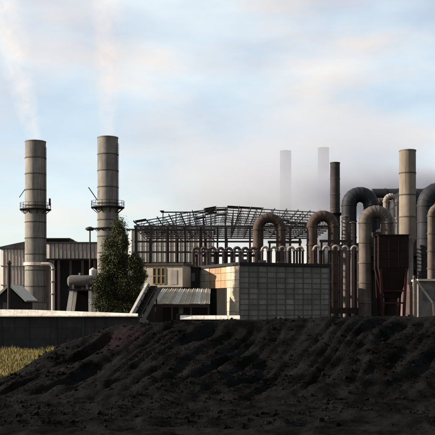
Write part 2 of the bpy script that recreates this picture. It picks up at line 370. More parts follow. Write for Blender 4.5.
# ------------------------------------------------------------------ chimneys
def chimney(name, label, px, D, w_px, top_py, mat_, sec=3.05, group=None, taper=0.04, seg=36, z_from=0.0, parent=None, flange=True, cap=True):
    r0 = w_px/2*D/FOC; x = X(px, D); zt = Z(top_py, D)
    root = parent or thing(name, label, 'chimney', (x, D, 0), group)
    n = max(2, round((zt-z_from)/sec)); h = (zt-z_from)/n
    rad = lambda z: r0*(1+taper*(zt-z)/zt)
    for i in range(n):
        za, zb = z_from+i*h, z_from+(i+1)*h
        prof = [(rad(za), za), (rad(zb), zb-0.004)]
        if i == n-1 and cap: prof += [(rad(zb)+0.06, zb), (rad(zb)+0.06, zb+0.18), (r0*0.86, zb+0.18), (r0*0.86, zb-2.5)]
        MB().lathe(x, D, prof, seg).build('section', mat_, root, True, origin=(x, D, za))
        if i and flange:
            MB().lathe(x, D, [(rad(za)-0.02, za-0.09), (rad(za)+0.055, za-0.09), (rad(za)+0.055, za+0.09), (rad(za)-0.02, za+0.09)], seg).build('flange', M_BAND, root, origin=(x, D, za))
    if cap: MB().lathe(x, D, [(r0*0.87, zt-2.4), (0.01, zt-2.4)], seg).build('soot_plug', M_SOOT, root)
    return root, x, r0, zt, rad
def platform(root, x, D, z, r, wid, rail=True, seg=28):
    p = MB().lathe(x, D, [(r, z), (r+wid, z), (r+wid, z+0.16), (r, z+0.16)], seg, closed=True).build('platform', M_STEEL, root)
    for k in range(10):
        a = 2*math.pi*k/10; c, s = math.cos(a), math.sin(a)
        MB().bar((x+c*(r-0.02), D+s*(r-0.02), z-wid*0.8), (x+c*(r+wid*0.92), D+s*(r+wid*0.92), z-0.002), 0.12).build('bracket', M_STEEL, p)
    if rail:
        b = MB(); rr = r+wid-0.06
        for k in range(14):
            a = 2*math.pi*k/14; c, s = math.cos(a)*rr, math.sin(a)*rr
            b.bar((x+c, D+s, z+0.16), (x+c, D+s, z+1.2), 0.07)
        for zz in (0.7, 1.2):
            ring = [(x+math.cos(2*math.pi*q/28)*rr, D+math.sin(2*math.pi*q/28)*rr, z+zz) for q in range(29)]
            for q in range(28): b.bar(ring[q], ring[q+1], 0.06)
        b.build('railing', M_STEEL, p)
def ladder(root, x, D, r, ang, z0, z1):
    a = R(ang); c = Vector((math.cos(a), math.sin(a), 0)); t = Vector((-c.y, c.x, 0)); base = Vector((x, D, 0)) + c*(r+0.2); b = MB()
    for s in (-1, 1): b.bar(base+t*0.25*s+Vector((0,0,z0)), base+t*0.25*s+Vector((0,0,z1)), 0.07)
    z = z0+0.3
    while z < z1: b.bar(base-t*0.25+Vector((0,0,z)), base+t*0.25+Vector((0,0,z)), 0.04); z += 0.45
    b.build('ladder', M_STEEL, root)

root, x, r, zt, rad = chimney('tall_chimney', 'soot streaked chimney at far left with one ring platform', 35.5, 160, 20.5, 142.5, M_STACK)
CHA = (x, 160, zt, r)
platform(root, x, 160, Z(210, 160), rad(Z(210,160)), 0.95)
ladder(root, x, 160, rad(0), -22, 6, zt-1)
bnd = Z(264, 160)
MB().lathe(x, 160, [(rad(bnd), bnd-0.3), (rad(bnd)+0.22, bnd-0.3), (rad(bnd)+0.22, bnd+0.25), (rad(bnd), bnd+0.25)], 36).build('collar', M_PALE, root)
MB().bar((x-r-0.9, 159.2, Z(198,160)), (x-r+0.1, 159.6, Z(189,160)), 0.12).bar((x+r+0.9, 159.2, Z(206,160)), (x+r+0.9, 159.2, Z(199,160)), 0.3).build('davit', M_STEEL, root)

root, x, r, zt, rad = chimney('tall_chimney', 'tallest near chimney rising behind the dark tree', 107.8, 158, 20.5, 138.5, M_STACK)
CHB = (x, 158, zt, r)
platform(root, x, 158, Z(208, 158), rad(Z(208,158)), 1.15)
platform(root, x, 158, Z(229, 158), rad(Z(229,158)), 0.55, False)
ladder(root, x, 158, rad(0), -25, 6, zt-1)
MB().bar((x-r-1.5, 157.0, Z(188,158)), (x-r+0.1, 157.4, Z(201,158)), 0.14).build('davit', M_STEEL, root)

root, x, r, zt, rad = chimney('slim_chimney', 'slim dark chimney standing behind the brown pipe bend', 335, 172, 9.6, 163.5, M_STACKD, taper=0.12)
platform(root, x, 172, Z(214, 172), rad(Z(214,172)), 0.5, False)

# tan chimney on the right: wide upper shaft on a slimmer grey shaft and a pinkish plinth
D = 136
root, x, r, zt, rad = chimney('tan_chimney', 'tan chimney at right, wide above and slimmer grey below', 407.5, D, 16.4, 151.5, M_STACKT, z_from=Z(239, D), taper=0.03)
zj = Z(239, D); r2 = 5.7*D/FOC
MB().lathe(x, D, [(r*1.03, zj), (r2, zj-0.7)], 32).build('reducer', M_STACKT, root, True)
for i in range(4):
    za, zb = 4.2+(zj-0.7-4.2)*i/4, 4.2+(zj-0.7-4.2)*(i+1)/4
    MB().lathe(x, D, [(r2, za), (r2, zb)], 32).build('lower_section', M_CONC, root, True, origin=(x, D, za))
    MB().lathe(x, D, [(r2-0.01, zb-0.1), (r2+0.06, zb-0.1), (r2+0.06, zb+0.05), (r2-0.01, zb+0.05)], 32).build('flange', M_CONC, root, origin=(x, D, zb))
rp = 9.6*D/FOC
MB().lathe(x, D, [(rp, 0), (rp, Z(292,D)), (rp*0.75, Z(286,D)), (r2, Z(286,D)+0.2)], 8).build('plinth', M_PINKB, root)

for i, (px, top, lab) in enumerate(((285.6, 151.5, 'faint smoke veiled chimney, left one of the distant pair'), (323.4, 148.5, 'faint smoke veiled chimney, right one of the distant pair'))):
    chimney('far_chimney', lab, px, 330+i*6, 11.2, top, M_GHOST, sec=8, group='far chimneys in the smoke', taper=0.12, seg=24)

# ------------------------------------------------------------------ far hall at the left
D = 192
hall = thing('factory_hall', 'pale long factory hall with low curved roof behind left chimney', 'hall', (X(25, D), D, 0))
xa, xb = X(1, D), X(47, D); zw = Z(249, D)
n = 14; wd = (xb-xa)/n
for i in range(n):
    for (z0, z1) in ((0, Z(285,D)), (Z(285,D), Z(266,D)), (Z(266,D), zw)):
        fold(xa+i*wd+0.02, xa+(i+1)*wd-0.02, D, z0+0.02, z1-0.02, 0.22).build('wall_panel', M_PALE, hall, origin=(xa+i*wd, D, z0))
MB().box(xa, xb, D+0.23, D+26, 0, zw).build('wall_core', M_PINK, hall)
pts = []
for i in range(13):
    u = i/12; pts.append(Vector((xa-0.5+(xb+6-xa)*u, D-0.5, zw+0.02+ 1.9*math.sin(u*math.pi*0.62))))
MB().prism([Vector((xa-0.5, D-0.5, zw+0.01))] + [p+Vector((0,0,0.35)) for p in pts] + [Vector((xb+6, D-0.5, zw+0.01))], (0, 27, 0)).build('roof', M_GREY, hall)
for zz in (Z(285,D), Z(266,D)):
    MB().box(xa, xb, D-0.3, D-0.02, zz-0.09, zz+0.09).build('rail_band', M_PINK, hall)

D = 186
hall = thing('open_shed', 'long shed with ribbed pinkish upper cladding and dark open bays', 'shed', (X(75, D), D, 0))
xa, xb = X(46.5, D), X(142, D); zt_, zb_ = Z(243.5, D), Z(258.5, D)
n = 24; wd = (xb-xa)/n
for i in range(n):
    b = fold(xa+i*wd+0.02, xa+(i+1)*wd-0.02, D, zb_, zt_, 0.26)
    b.build('cladding_panel', M_PINK, hall, origin=(xa+i*wd, D, zb_))
for i in range(0, n+1, 3): MB().box(xa+i*wd-0.25, xa+i*wd+0.25, D+0.1, D+0.6, 0, zt_-0.05).build('column', M_RUST, hall, origin=(xa+i*wd, D, 0))
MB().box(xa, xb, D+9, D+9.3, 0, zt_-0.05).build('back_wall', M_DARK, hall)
MB().box(xa-0.3, xb, D-0.4, D+9.6, zt_, zt_+0.3).build('roof', M_GREY, hall)
MB().box(xa, xb, D-0.1, D+0.09, zb_-0.35, zb_-0.003).build('beam', M_STEEL, hall)
MB().box(X(41,D), X(68.5,D), D+1, D+6, zt_+0.303, Z(239.3,D)).build('roof_monitor', M_DARK, hall)
MB().box(X(40,D), X(69.3,D), D+0.6, D+6.4, Z(239.3,D), Z(237.8,D)).build('monitor_roof', M_STEEL, hall)

# duct leaving the left chimney
D = 156
dt = thing('side_duct', 'slim pale pipe leaving left chimney and bending down to the ground', 'pipe', (X(53, D), D, 0))
rr = 1.7*D/FOC; zz = Z(264, D); xe = X(53, D)
MB().tube([(X(40,D), 160-1.95, zz), (X(42,D), D, zz), (xe-0.9, D, zz)] + arc((xe-0.9, D, zz-0.9), 0.9, 90, 0, 8), rr, 14).build('elbow', M_PALE, dt, True)
MB().tube([(xe, D, zz-0.9), (xe, D, 0)], rr, 14).build('downpipe', M_PALE, dt, True)
for q in (zz-1.0, zz-3.2, zz-5.4):
    MB().lathe(xe, D, [(rr, q-0.1), (rr+0.14, q-0.1), (rr+0.14, q+0.1), (rr, q+0.1)], 14).build('flange', M_CONC, dt)

# small gabled shed at the far left
D = 126
sh = thing('gabled_shed', 'small dark shed with white gable roof at far left edge', 'shed', (X(9.5, D), D, 0))
xl, xm, xr = X(-6, D), X(9.5, D), X(24.5, D); ze, zr = Z(301, D), Z(286, D)
MB().prism([(xl+0.3, D, 0), (xr-0.3, D, 0), (xr-0.3, D, ze), (xm, D, zr-0.25), (xl+0.3, D, ze)], (0, 7, 0)).build('wall', M_DARK, sh)
for s, xe_ in ((-1, xl-0.2), (1, xr+0.2)):
    a = Vector((xm, D-0.35, zr)); b = Vector((xe_, D-0.35, ze-0.12)); d = (b-a).normalized(); nrm = Vector((-d.z, 0, d.x))*(1 if s < 0 else -1)
    if nrm.z < 0: nrm = -nrm
    MB().prism([a, b, b+nrm*0.3, a+nrm*0.3], (0, 7.7, 0)).build('roof_slope', M_WHITE, sh)
MB().box(X(3,D), X(7.5,D), D-0.05, D, Z(304,D)-1.4, Z(304,D)+0.2).build('window', M_PANE, sh)
MB().box(X(12.5,D), X(17,D), D-0.06, D-0.001, 0, 3.6+1.2).build('door', M_RUST, sh)
ve = thing('vent_pipe', 'thin black vent pipe standing before the gabled shed', 'vent', (X(9, D-0.7), D-0.9, 0))
MB().tube([(X(9,D-0.9), D-0.9, 0), (X(9,D-0.9), D-0.9, Z(263,D))], 0.23, 14).build('shaft', M_STEEL, ve, True)
MB().lathe(X(9,D-0.9), D-0.9, [(0.24, Z(263,D)-0.1), (0.42, Z(263,D)-0.1), (0.06, Z(263,D)+0.35)], 14).build('cowl', M_STEEL, ve)

# dark annex at the very left edge
# mast lamp
D = 128
lm = thing('lamp_mast', 'thin mast with a wide dark lamp head left of the tree', 'lamp mast', (X(90, D), D, 0))
MB().tube([(X(90,D), D, 0), (X(90,D), D, Z(230,D))], 0.11, 10, r_fn=lambda u: 0.17-0.07*u).build('pole', M_STEEL, lm, True)
MB().lathe(X(90,D), D, [(0.12, Z(229,D)), (0.72, Z(229.5,D)), (0.66, Z(228,D)), (0.1, Z(226.6,D))], 16, closed=True).build('lamp_head', M_STEEL, lm)
MB().lathe(X(90,D), D, [(0.55, Z(229.9,D)), (0.5, Z(230.6,D)), (0.02, Z(230.9,D))], 16).build('lens', M_PANE, lm)

# tank on a dark shed with a slanted pale buttress
D = 118
sd = thing('tank_shed', 'black open shed with slanted pale end walls under the grey tank', 'shed', (X(80, D), D, 0))
zr = Z(289, D); xl, xr = X(69, D), X(91, D)
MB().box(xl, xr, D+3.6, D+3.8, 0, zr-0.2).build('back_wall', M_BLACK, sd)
MB().box(xl-0.2, xr+0.3, D-0.2, D+4, zr-0.2, zr).build('roof', M_DARK, sd)
MB().prism([(X(61,D), D, 0), (X(66.5,D), D, 0), (X(73.5,D), D, zr-0.2), (X(69.5,D), D, zr-0.2)], (0, 0.5, 0)).build('buttress', M_COPING, sd)
MB().prism([(X(61,D), D+3, 0), (X(66.5,D), D+3, 0), (X(73.5,D), D+3, zr-0.2), (X(69.5,D), D+3, zr-0.2)], (0, 0.5, 0)).build('buttress', M_COPING, sd)
MB().box(xr-0.35, xr+0.05, D, D+0.4, 0, zr-0.2).build('post', M_COPING, sd)
MB().box(xr-0.35, xr+0.05, D+3.1, D+3.5, 0, zr-0.2).build('post', M_COPING, sd)
tk = thing('storage_tank', 'grey horizontal cylinder tank lying on the black shed roof', 'tank', (X(79, D), D+1.6, zr))
rt = 6.2*D/FOC; zc = zr+rt+0.25; xa, xb = X(67, D), X(91, D)
b = MB(); prof = [(0.02, xa-0.25), (rt*0.6, xa-0.16), (rt*0.93, xa+0.1), (rt, xa+0.4), (rt, xb-0.4), (rt*0.93, xb-0.1), (rt*0.6, xb+0.16), (0.02, xb+0.25)]
b.tube([(p, D+1.6, zc) for _, p in prof], rt, 24)
for i, (rq, p) in enumerate(prof):
    for k in range(24):
        v = Vector(b.v[i*24+k]); c = Vector((p, D+1.6, zc)); b.v[i*24+k] = tuple(c + (v-c)*(rq/rt))
b.build('shell', M_CONC, tk, True)
for px in (72, 86): MB().prism([(X(px,D)-0.15, D+0.8, zr), (X(px,D)-0.15, D+2.4, zr), (X(px,D)-0.15, D+2.3, zc-0.35), (X(px,D)-0.15, D+0.9, zc-0.35)], (0.3,0,0)).build('saddle', M_CONC, tk)
MB().lathe(X(79,D), D+1.6, [(0.3, zc+rt-0.05), (0.3, zc+rt+0.3), (0.01, zc+rt+0.3)], 14).build('hatch', M_GREY, tk)
D = 121
wt = thing('water_tank', 'small white upright tank on legs beside the dark tree', 'tank', (X(93, D), D, 0))
rq = 3.8*D/FOC
MB().lathe(X(93,D), D, [(0.02, Z(281,D)), (rq*0.6, Z(281,D)), (rq, Z(278,D)), (rq, Z(270,D)), (0.05, Z(267.5,D))], 20).build('vessel', M_WHITE, wt, True)
for sx in (-1, 1):
    for sy in (-1, 1):
        MB().bar((X(93,D)+sx*0.36, D+sy*0.36, 0), (X(93,D)+sx*0.33, D+sy*0.33, Z(278.5,D)), 0.12).build('leg', M_COPING, wt)

# ------------------------------------------------------------------ tree
def tree(name, label, base, lobes, n_leaf, seed, trunk_h, trunk_r):
    rt = random.Random(seed); root = thing(name, label, 'tree', base); bx, by, _ = base
    MLEAF = mat('dark_leaf', (0.050,0.062,0.022), (0.085,0.085,0.034), (0.02,0.028,0.012), rough=0.7, scale=0.9, vary=0, amount=(0.38,0.66))
    MBARK = mat('bark', (0.05,0.04,0.03), (0.03,0.025,0.02), rough=0.95, scale=3, vary=0)
    b = MB(); b.tube([(bx+0.15*math.sin(i*1.3), by, trunk_h*i/6) for i in range(7)], trunk_r, 10, r_fn=lambda u: trunk_r*(1.15-0.8*u)); b.build('trunk', MBARK, root, True)
    lb = MB()
    for i in range(26):
        z = trunk_h*(0.15+0.75*rt.random()); c, rad = lobes[rt.randrange(len(lobes))]
        tgt = Vector(c) + Vector((rt.uniform(-1,1)*rad[0], rt.uniform(-1,1)*rad[1], rt.uniform(-1,1)*rad[2]))*0.75
        p0 = Vector((bx, by, z)); mid = (p0+tgt)/2 + Vector((0,0,0.4)); lb.tube([p0, mid, tgt], 0.09, 6, r_fn=lambda u: 0.13-0.1*u)
    lb.build('limb', MBARK, root)
    lf = MB(); clumps = []
    for c, rad in lobes:
        nc = int(17*rad[0]*rad[2])+5
        for i in range(nc):
            while True:
                q = Vector((rt.uniform(-1,1), rt.uniform(-1,1), rt.uniform(-1,1)))
                if 0.25 < q.length < 1: break
            q = q.normalized()*(q.length**0.45)*rt.uniform(0.82, 1.1)
            clumps.append((Vector(c)+Vector((q.x*rad[0], q.y*rad[1], q.z*rad[2])), rt.choice((0.25, 0.4, 0.55, 0.8))))
    per = n_leaf//len(clumps)
    for c, s in clumps:
        for i in range(per):
            d = Vector((rt.gauss(0,1), rt.gauss(0,1), rt.gauss(0,1.15)))*s*0.52; p = c + d
            a = Vector((rt.uniform(-1,1), rt.uniform(-1,1), rt.uniform(-0.4,1))).normalized(); u = a.orthogonal().normalized(); u.rotate(Matrix.Rotation(rt.uniform(0,6.28), 3, a)); v = a.cross(u)
            l = rt.uniform(0.05, 0.125); n0 = len(lf.v)
            lf.v += [tuple(p-u*l*1.3), tuple(p-v*l*0.5), tuple(p+u*l*1.3), tuple(p+v*l*0.5)]; lf.f.append((n0,n0+1,n0+2,n0+3))
    lf.build('crown', MLEAF, root)
    return root
D = 113
def lobe(px, py, w, h, dy=0): return ((X(px, D), D+dy, Z(py, D)), (w*D/FOC, w*D/FOC*0.9, h*D/FOC))
tree('leafy_tree', 'dark green columnar tree standing behind the pale wall coping', (X(117, D), D, 0),
     [lobe(120, 231, 5, 8), lobe(125, 243, 5, 6, -0.6), lobe(112, 246, 5, 7, 0.4), lobe(119, 257, 8, 8, -0.4), lobe(106, 263, 5.5, 6.5, 0.3), lobe(136, 262, 6, 7, -0.6), lobe(139, 277, 5, 7, 0.3), lobe(113, 275, 9, 9), lobe(103, 284, 6.5, 8, -0.5), lobe(127, 288, 9, 11, -0.4), lobe(107, 301, 11, 10, 0.2), lobe(136, 297, 5, 8, 0.4), lobe(119, 320, 16, 15)], 110000, 11, 12.0, 0.38)

# ------------------------------------------------------------------ block building with cream end and dark glazed front
A = R(25); D0 = 113.0
c0 = Vector((X(240, D0), D0, 0)); u = Vector((math.cos(A), math.sin(A), 0)); v = Vector((-math.sin(A), math.cos(A), 0)); nu = Vector((math.sin(A), -math.cos(A), 0)); nv = -u
def hit(d, px):        # length along d from the corner to the image column px
    k_ = (px-CX)/FOC; return (k_*c0.y - c0.x)/(d.x - k_*d.y)
L1 = hit(u, 329.5); L2 = hit(v, 197); H = Z(262, D0)
bl = thing('block_building', 'square block with sunlit cream end wall and dark glazed front', 'building', c0)
up = Vector((0,0,1))
MB().prism([c0+u*0.25+v*0.25, c0+u*(L1-0.05)+v*0.25, c0+u*(L1-0.05)+v*(L2-0.05), c0+u*0.25+v*(L2-0.05)], (0,0,H)).build('wall_core', M_BLACK, bl)
# front: grimy panes in a frame
nc, nr = 10, 13; cw = L1/nc; sill = 1.2; rh = (H-0.5-sill)/nr
for i in range(nc):
    for j in range(nr):
        pc = c0 + u*((i+0.5)*cw) + v*0.12 + up*(sill+(j+0.5)*rh)
        tl = random.uniform(-0.012, 0.012)
        MB().obox(pc, u*(cw/2-0.055), v*0.03+u*tl, up*(rh/2-0.05)).build('pane', M_BLOCK, bl, origin=pc)
fr = MB()
for i in range(nc+1): fr.obox(c0+u*(i*cw)+v*0.1+up*((H-0.5+sill)/2), u*0.05, v*0.11, up*((H-0.5-sill)/2))
fr.build('mullion', M_MULL, bl)
fr = MB()
for j in range(nr+1): fr.obox(c0+u*(L1/2)+v*0.105+up*(sill+j*rh), u*(L1/2), v*0.085, up*0.045)
fr.build('transom', M_MULL, bl)
MB().obox(c0+u*(L1/2)+v*0.1+up*(sill/2-0.05), u*(L1/2), v*0.14, up*(sill/2-0.05)).build('plinth', M_WALL, bl)
# cream end: panels round a shutter and a dark doorway
f0, f1 = 0.30, 0.70; zo0, zo1 = Z(288, D0+4), Z(265.5, D0+4)
cols = [0.012, 0.10, 0.20, f0, f0+(f1-f0)/3, f0+2*(f1-f0)/3, f1, 0.80, 0.90, 0.995]
rows = [0.0, 1.6, 3.1, 4.5, 5.8, zo0, zo0+(zo1-zo0)*0.34, zo0+(zo1-zo0)*0.67, zo1, H-0.42]
for i in range(len(cols)-1):
    for j in range(len(rows)-1):
        va, vb, za, zb = cols[i]*L2, cols[i+1]*L2, rows[j], rows[j+1]; m_, dep, nm = M_CREAM, random.uniform(0.09, 0.105), 'wall_panel'
        if f0-0.01 < cols[i] < f1-0.01 and zb <= zo1+0.01:
            if za < zo0-0.01: continue
            m_, dep, nm = M_ORANGE, 0.16, 'shutter_panel'
        pc = c0 + v*((va+vb)/2) + u*dep + up*((za+zb)/2)
        MB().obox(pc, v*((vb-va)/2-0.035), u*0.08, up*((zb-za)/2-0.022)).build(nm, m_, bl, origin=pc)
MB().prism([c0-u*0.18-v*0.18+up*(H-0.4), c0+u*(L1+0.12)-v*0.18+up*(H-0.4), c0+u*(L1+0.12)+v*(L2+0.12)+up*(H-0.4), c0-u*0.18+v*(L2+0.12)+up*(H-0.4)], (0,0,0.4)).build('roof_slab', M_DARK, bl)
MB().obox(c0+v*(f0*L2-0.1)+u*0.0+up*(zo0/2), v*0.1, u*0.06, up*(zo0/2)).obox(c0+v*(f1*L2+0.1)+up*(zo0/2), v*0.1, u*0.06, up*(zo0/2)).build('door_frame', M_DARK, bl)
for q in range(3):
    rx = c0 + u*(2.2+q*3.6) + v*(3.5+q*1.2)
    MB().box(rx.x-0.5, rx.x+0.5, rx.y-0.5, rx.y+0.5, H, H+0.55).build('roof_vent', M_RUST, bl, origin=(rx.x, rx.y, H))

# loading dock in front of the cream end
D = 109.5
dk = thing('loading_dock', 'low pale concrete loading dock before the cream end wall', 'dock', (X(211, D), D, 0))
zt_ = Z(315.6, D)
MB().box(X(182,D), X(238.5,D), D+0.25, D+3.0, 0, zt_-0.503).build('base', M_WALL, dk)
n = 5
for i in range(n):
    xa = X(180,D)+(X(240,D)-X(180,D))*i/n; xb = X(180,D)+(X(240,D)-X(180,D))*(i+1)/n
    MB().prism([(xa+0.02, D-0.5, zt_-0.5), (xa+0.02, D+3.2, zt_-0.5), (xa+0.02, D+3.2, zt_), (xa+0.02, D+0.2, zt_), (xa+0.02, D-0.5, zt_-0.4)], (xb-xa-0.04, 0, 0)).build('slab', M_COPING, dk, origin=(xa, D, zt_))

# cream gatehouse with yellow window frames
A2 = R(-14); D1 = 121
c1 = Vector((X(151.5, D1), D1, 0)); u2 = Vector((math.cos(A2), math.sin(A2), 0)); v2 = Vector((-math.sin(A2), math.cos(A2), 0))
gh = thing('gatehouse', 'small cream house with yellow framed windows beside the tree', 'building', c1)
LG, H2 = 4.5, Z(265.5, D1); WG = 5.2
# the front turned to the left, its bright left end seen beside the tree
MB().prism([c1-u2*1.2, c1+u2*LG, c1+u2*LG+v2*WG, c1-u2*1.2+v2*WG], (0,0,H2)).build('wall', M_CREAM, gh)
MB().prism([c1-u2*1.23-v2*0.03, c1+u2*(LG+0.03)-v2*0.03, c1+u2*(LG+0.03)+v2*WG, c1-u2*1.23+v2*WG], (0,0,Z(287,D1))).build('plinth', M_DARK, gh)  # dark casing added over the cream wall to darken its lower part
MB().prism([c1-u2*1.4-v2*0.25+up*H2, c1+u2*(LG+0.2)-v2*0.25+up*H2, c1+u2*(LG+0.2)+v2*(WG+0.2)+up*H2, c1-u2*1.4+v2*(WG+0.2)+up*H2], (0,0,0.28)).build('roof', M_RUST, gh)
M_YEL = mat('yellow_frame', (0.62,0.46,0.2), (0.45,0.32,0.12), rough=0.7, scale=1.5)
zb_, zt_ = Z(284, D1), Z(268, D1)
for i in range(3):
    a = 0.25+i*0.62
    wn_ = MB(); 
    for q in (0, 0.52): wn_.obox(c1+u2*(a+q)-v2*0.04+up*((zb_+zt_)/2), u2*0.05, v2*0.05, up*((zt_-zb_)/2))
    for q in (zb_, (zb_+zt_)/2, zt_): wn_.obox(c1+u2*(a+0.26)-v2*0.035+up*q, u2*0.2, v2*0.045, up*0.06)
    wf = wn_.build('window', M_YEL, gh)
    MB().obox(c1+u2*(a+0.26)-v2*0.008+up*((zb_+zt_)/2), u2*0.2, v2*0.012, up*((zt_-zb_)/2)).build('glass', M_PANE, wf)
MB().obox(c1+u2*3.3-v2*0.02+up*((zb_+zt_)/2-0.2), u2*0.42, v2*0.03, up*1.0).build('vent_panel', M_PINK, gh)

# annex between gatehouse and block building
an = thing('annex', 'narrow dark annex wedged between gatehouse and block building', 'building', (X(190, 124), 124, 0))
MB().box(X(182,124), X(199,124), 124, 130, 0, Z(268,124)).build('wall', M_DARK, an)
MB().box(X(181.5,124), X(199,124), 123.8, 130.2, Z(268,124), Z(266.6,124)).build('roof', M_STEEL, an)
for q in range(2): MB().box(X(185.5+q*6,124), X(189+q*6,124), 123.95, 124.0, Z(281,124), Z(273,124)).build('window', M_PANE, an)

# lean-to with pale ribbed roof sheets
D = 111.5
ln = thing('lean_to', 'lean-to with pale ribbed roof sheets over a dark bay', 'shed', (X(182, D), D, 0))
n = 11; za, zb = Z(304, D), Z(289.5, D+4.2)
for i in range(n):
    t0, t1 = i/n, (i+1)/n
    xa0, xa1 = X(152.5,D)+(X(210,D)-X(152.5,D))*t0+0.012, X(152.5,D)+(X(210,D)-X(152.5,D))*t1-0.012
    xb0, xb1 = X(163,D+4.2)+(X(210.5,D+4.2)-X(163,D+4.2))*t0+0.012, X(163,D+4.2)+(X(210.5,D+4.2)-X(163,D+4.2))*t1-0.012
    dz = random.uniform(-0.02, 0.03)
    b = MB(); b.prism([(xa0,D,za+dz), (xa1,D,za+dz), (xb1,D+4.2,zb+dz), (xb0,D+4.2,zb+dz)], (0,0,0.05))
    b.bar(((xa0+0.04), D, za+dz+0.1), ((xb0+0.04), D+4.2, zb+dz+0.1), 0.09, 0.12)
    b.bar(((xa0+xa1)/2, D, za+dz+0.08), ((xb0+xb1)/2, D+4.2, zb+dz+0.08), 0.06, 0.07)
    b.build('roof_sheet', M_CREAM if i % 4 else M_WHITE, ln, origin=((xa0+xa1)/2, D, za))
MB().box(X(153,D), X(209.5,D), D+0.02, D+0.2, za-0.42, za-0.03).build('eave_beam', M_STEEL, ln)
for px in (154, 172, 191, 208.5): MB().box(X(px,D)-0.1, X(px,D)+0.1, D+0.03, D+0.22, 0, za-0.42).build('post', M_STEEL, ln)
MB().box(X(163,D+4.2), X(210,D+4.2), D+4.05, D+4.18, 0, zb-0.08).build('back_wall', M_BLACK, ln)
dr = thing('oil_drum', 'pale drum standing in the dark bay of the lean-to', 'drum', (X(181, D+1.2), D+1.2, 0))
for q in range(1): pass
MB().box(X(176,D+1.2), X(186,D+1.2), D+0.7, D+1.8, 0, Z(313.5,D+1.2)).build('stand', M_DARK, dr)
zd = Z(313.5, D+1.2)
MB().lathe(X(181,D+1.2), D+1.2, [(0.01, zd), (0.3, zd), (0.3, zd+0.28), (0.32, zd+0.3), (0.3, zd+0.32), (0.3, zd+0.6), (0.32, zd+0.62), (0.3, zd+0.64), (0.3, zd+0.9), (0.01, zd+0.9)], 18).build('barrel', M_CONC, dr, True)

# inclined conveyor in front of gatehouse
cv = thing('inclined_conveyor', 'steep conveyor with two pale side beams leaning up from the wall', 'conveyor', (X(135, 107.5), 107.5, 0))
p0, p1 = P(127.5, 322, 107.5), P(148, 284, 111); w0 = X(139.5,107.5)-X(127.5,107.5)
off = Vector((w0, 0.1, -0.55))
d = (p1-p0).normalized(); p00 = p0 - d*(p0.z-0.4)/d.z if p0.z > 0.4 else p0
MB().bar(p00, p1, 0.42, 0.5).build('side_beam', M_PALEGREY, cv)
MB().bar(p00+off, p1+off, 0.34, 0.42).build('side_beam', M_CONC, cv)
nn = Vector((0, 0.35, 0)); MB().bar(p00+off*0.5+nn*0, p1+off*0.5, w0-0.45, 0.16).build('belt', M_BLACK, cv)
for q in range(9):
    m_ = p00.lerp(p1, (q+0.5)/9); MB().bar(m_+Vector((0.15,0,0.12)), m_+off-Vector((0.12,0,-0.12)), 0.12).build('roller', M_STEEL, cv)
MB().bar(p1+off*0.2-d*0.8, Vector(((p1+off*0.2).x, (p1+off*0.2).y+0.3, 0)), 0.2).build('leg', M_STEEL, cv)
MB().bar(p1+off*0.9-d*0.8, Vector(((p1+off*0.9).x, (p1+off*0.9).y+0.3, 0)), 0.2).build('leg', M_STEEL, cv)

# ------------------------------------------------------------------ pale hall behind the gantry
D = 178
ph = thing('pale_hall', 'pale ribbed hall seen through the gantry columns', 'hall', (X(170, D), D, 0))
xa, xb = X(128, D), X(214, D); zt_ = Z(230.5, D); n = 18; wd = (xb-xa)/n
for i in range(n):
    for (z0, z1) in ((Z(262,D), Z(246.5,D)), (Z(246.2,D), zt_)):
        b = fold(xa+i*wd+0.02, xa+(i+1)*wd-0.02, D, z0, z1, 0.42)
        b.build('cladding_panel', M_HAZY, ph, origin=(xa+i*wd, D, z0))
MB().box(xa, xb, D+0.12, D+12, 0, zt_-0.02).build('wall_core', M_PINK, ph)
MB().box(xa-0.3, xb+0.3, D-0.3, D+12.3, zt_, zt_+0.35).build('roof', M_GREY, ph)

# ------------------------------------------------------------------ gantry hall: open steel roof on columns
D, DEP, NT = 147.0, 26.0, 7
gt = thing('roof_gantry', 'open steel roof skeleton with low gable on thin columns', 'gantry', (X(230, D), D, 0))
xL, xP, xR = X(134, D), X(221, D), X(333, D); zL, zP, zR = Z(222.5, D), Z(207.0, D), Z(213.5, D); zB = Z(226.6, D)
def top(x):
    return zL+(zP-zL)*(x-xL)/(xP-xL) if x < xP else zP+(zR-zP)*(x-xP)/(xR-xP)
rg = random.Random(4); NW = 26
for k in range(NT):
    y = D+DEP*k/(NT-1); b = MB(); sag = [rg.uniform(-0.05, 0.05) for _ in range(NW+1)]
    P_ = [Vector((xL+(xR-xL)*i/NW, y, top(xL+(xR-xL)*i/NW)+sag[i])) for i in range(NW+1)]
    Q_ = [Vector((p.x, y, zB)) for p in P_]
    for i in range(NW):
        b.bar(P_[i], P_[i+1], 0.15); b.bar(Q_[i], Q_[i+1], 0.16, 0.24 if k else 0.42)
        if i: b.bar(Q_[i], P_[i], 0.07)
        b.bar(Q_[i] if i % 2 else P_[i], P_[i+1] if i % 2 else Q_[i+1], 0.07)
    b.build('truss', M_TRUSS, gt)
NPUR = 17
for i in range(NPUR+1):
    x = xL+(xR-xL)*i/NPUR; z = top(x)+0.17
    MB().bar((x, D-0.8+rg.uniform(-.5,.5), z), (x, D+DEP+0.6, z+rg.uniform(-.15,.1)), 0.12, 0.18).build('purlin', M_TRUSS, gt)
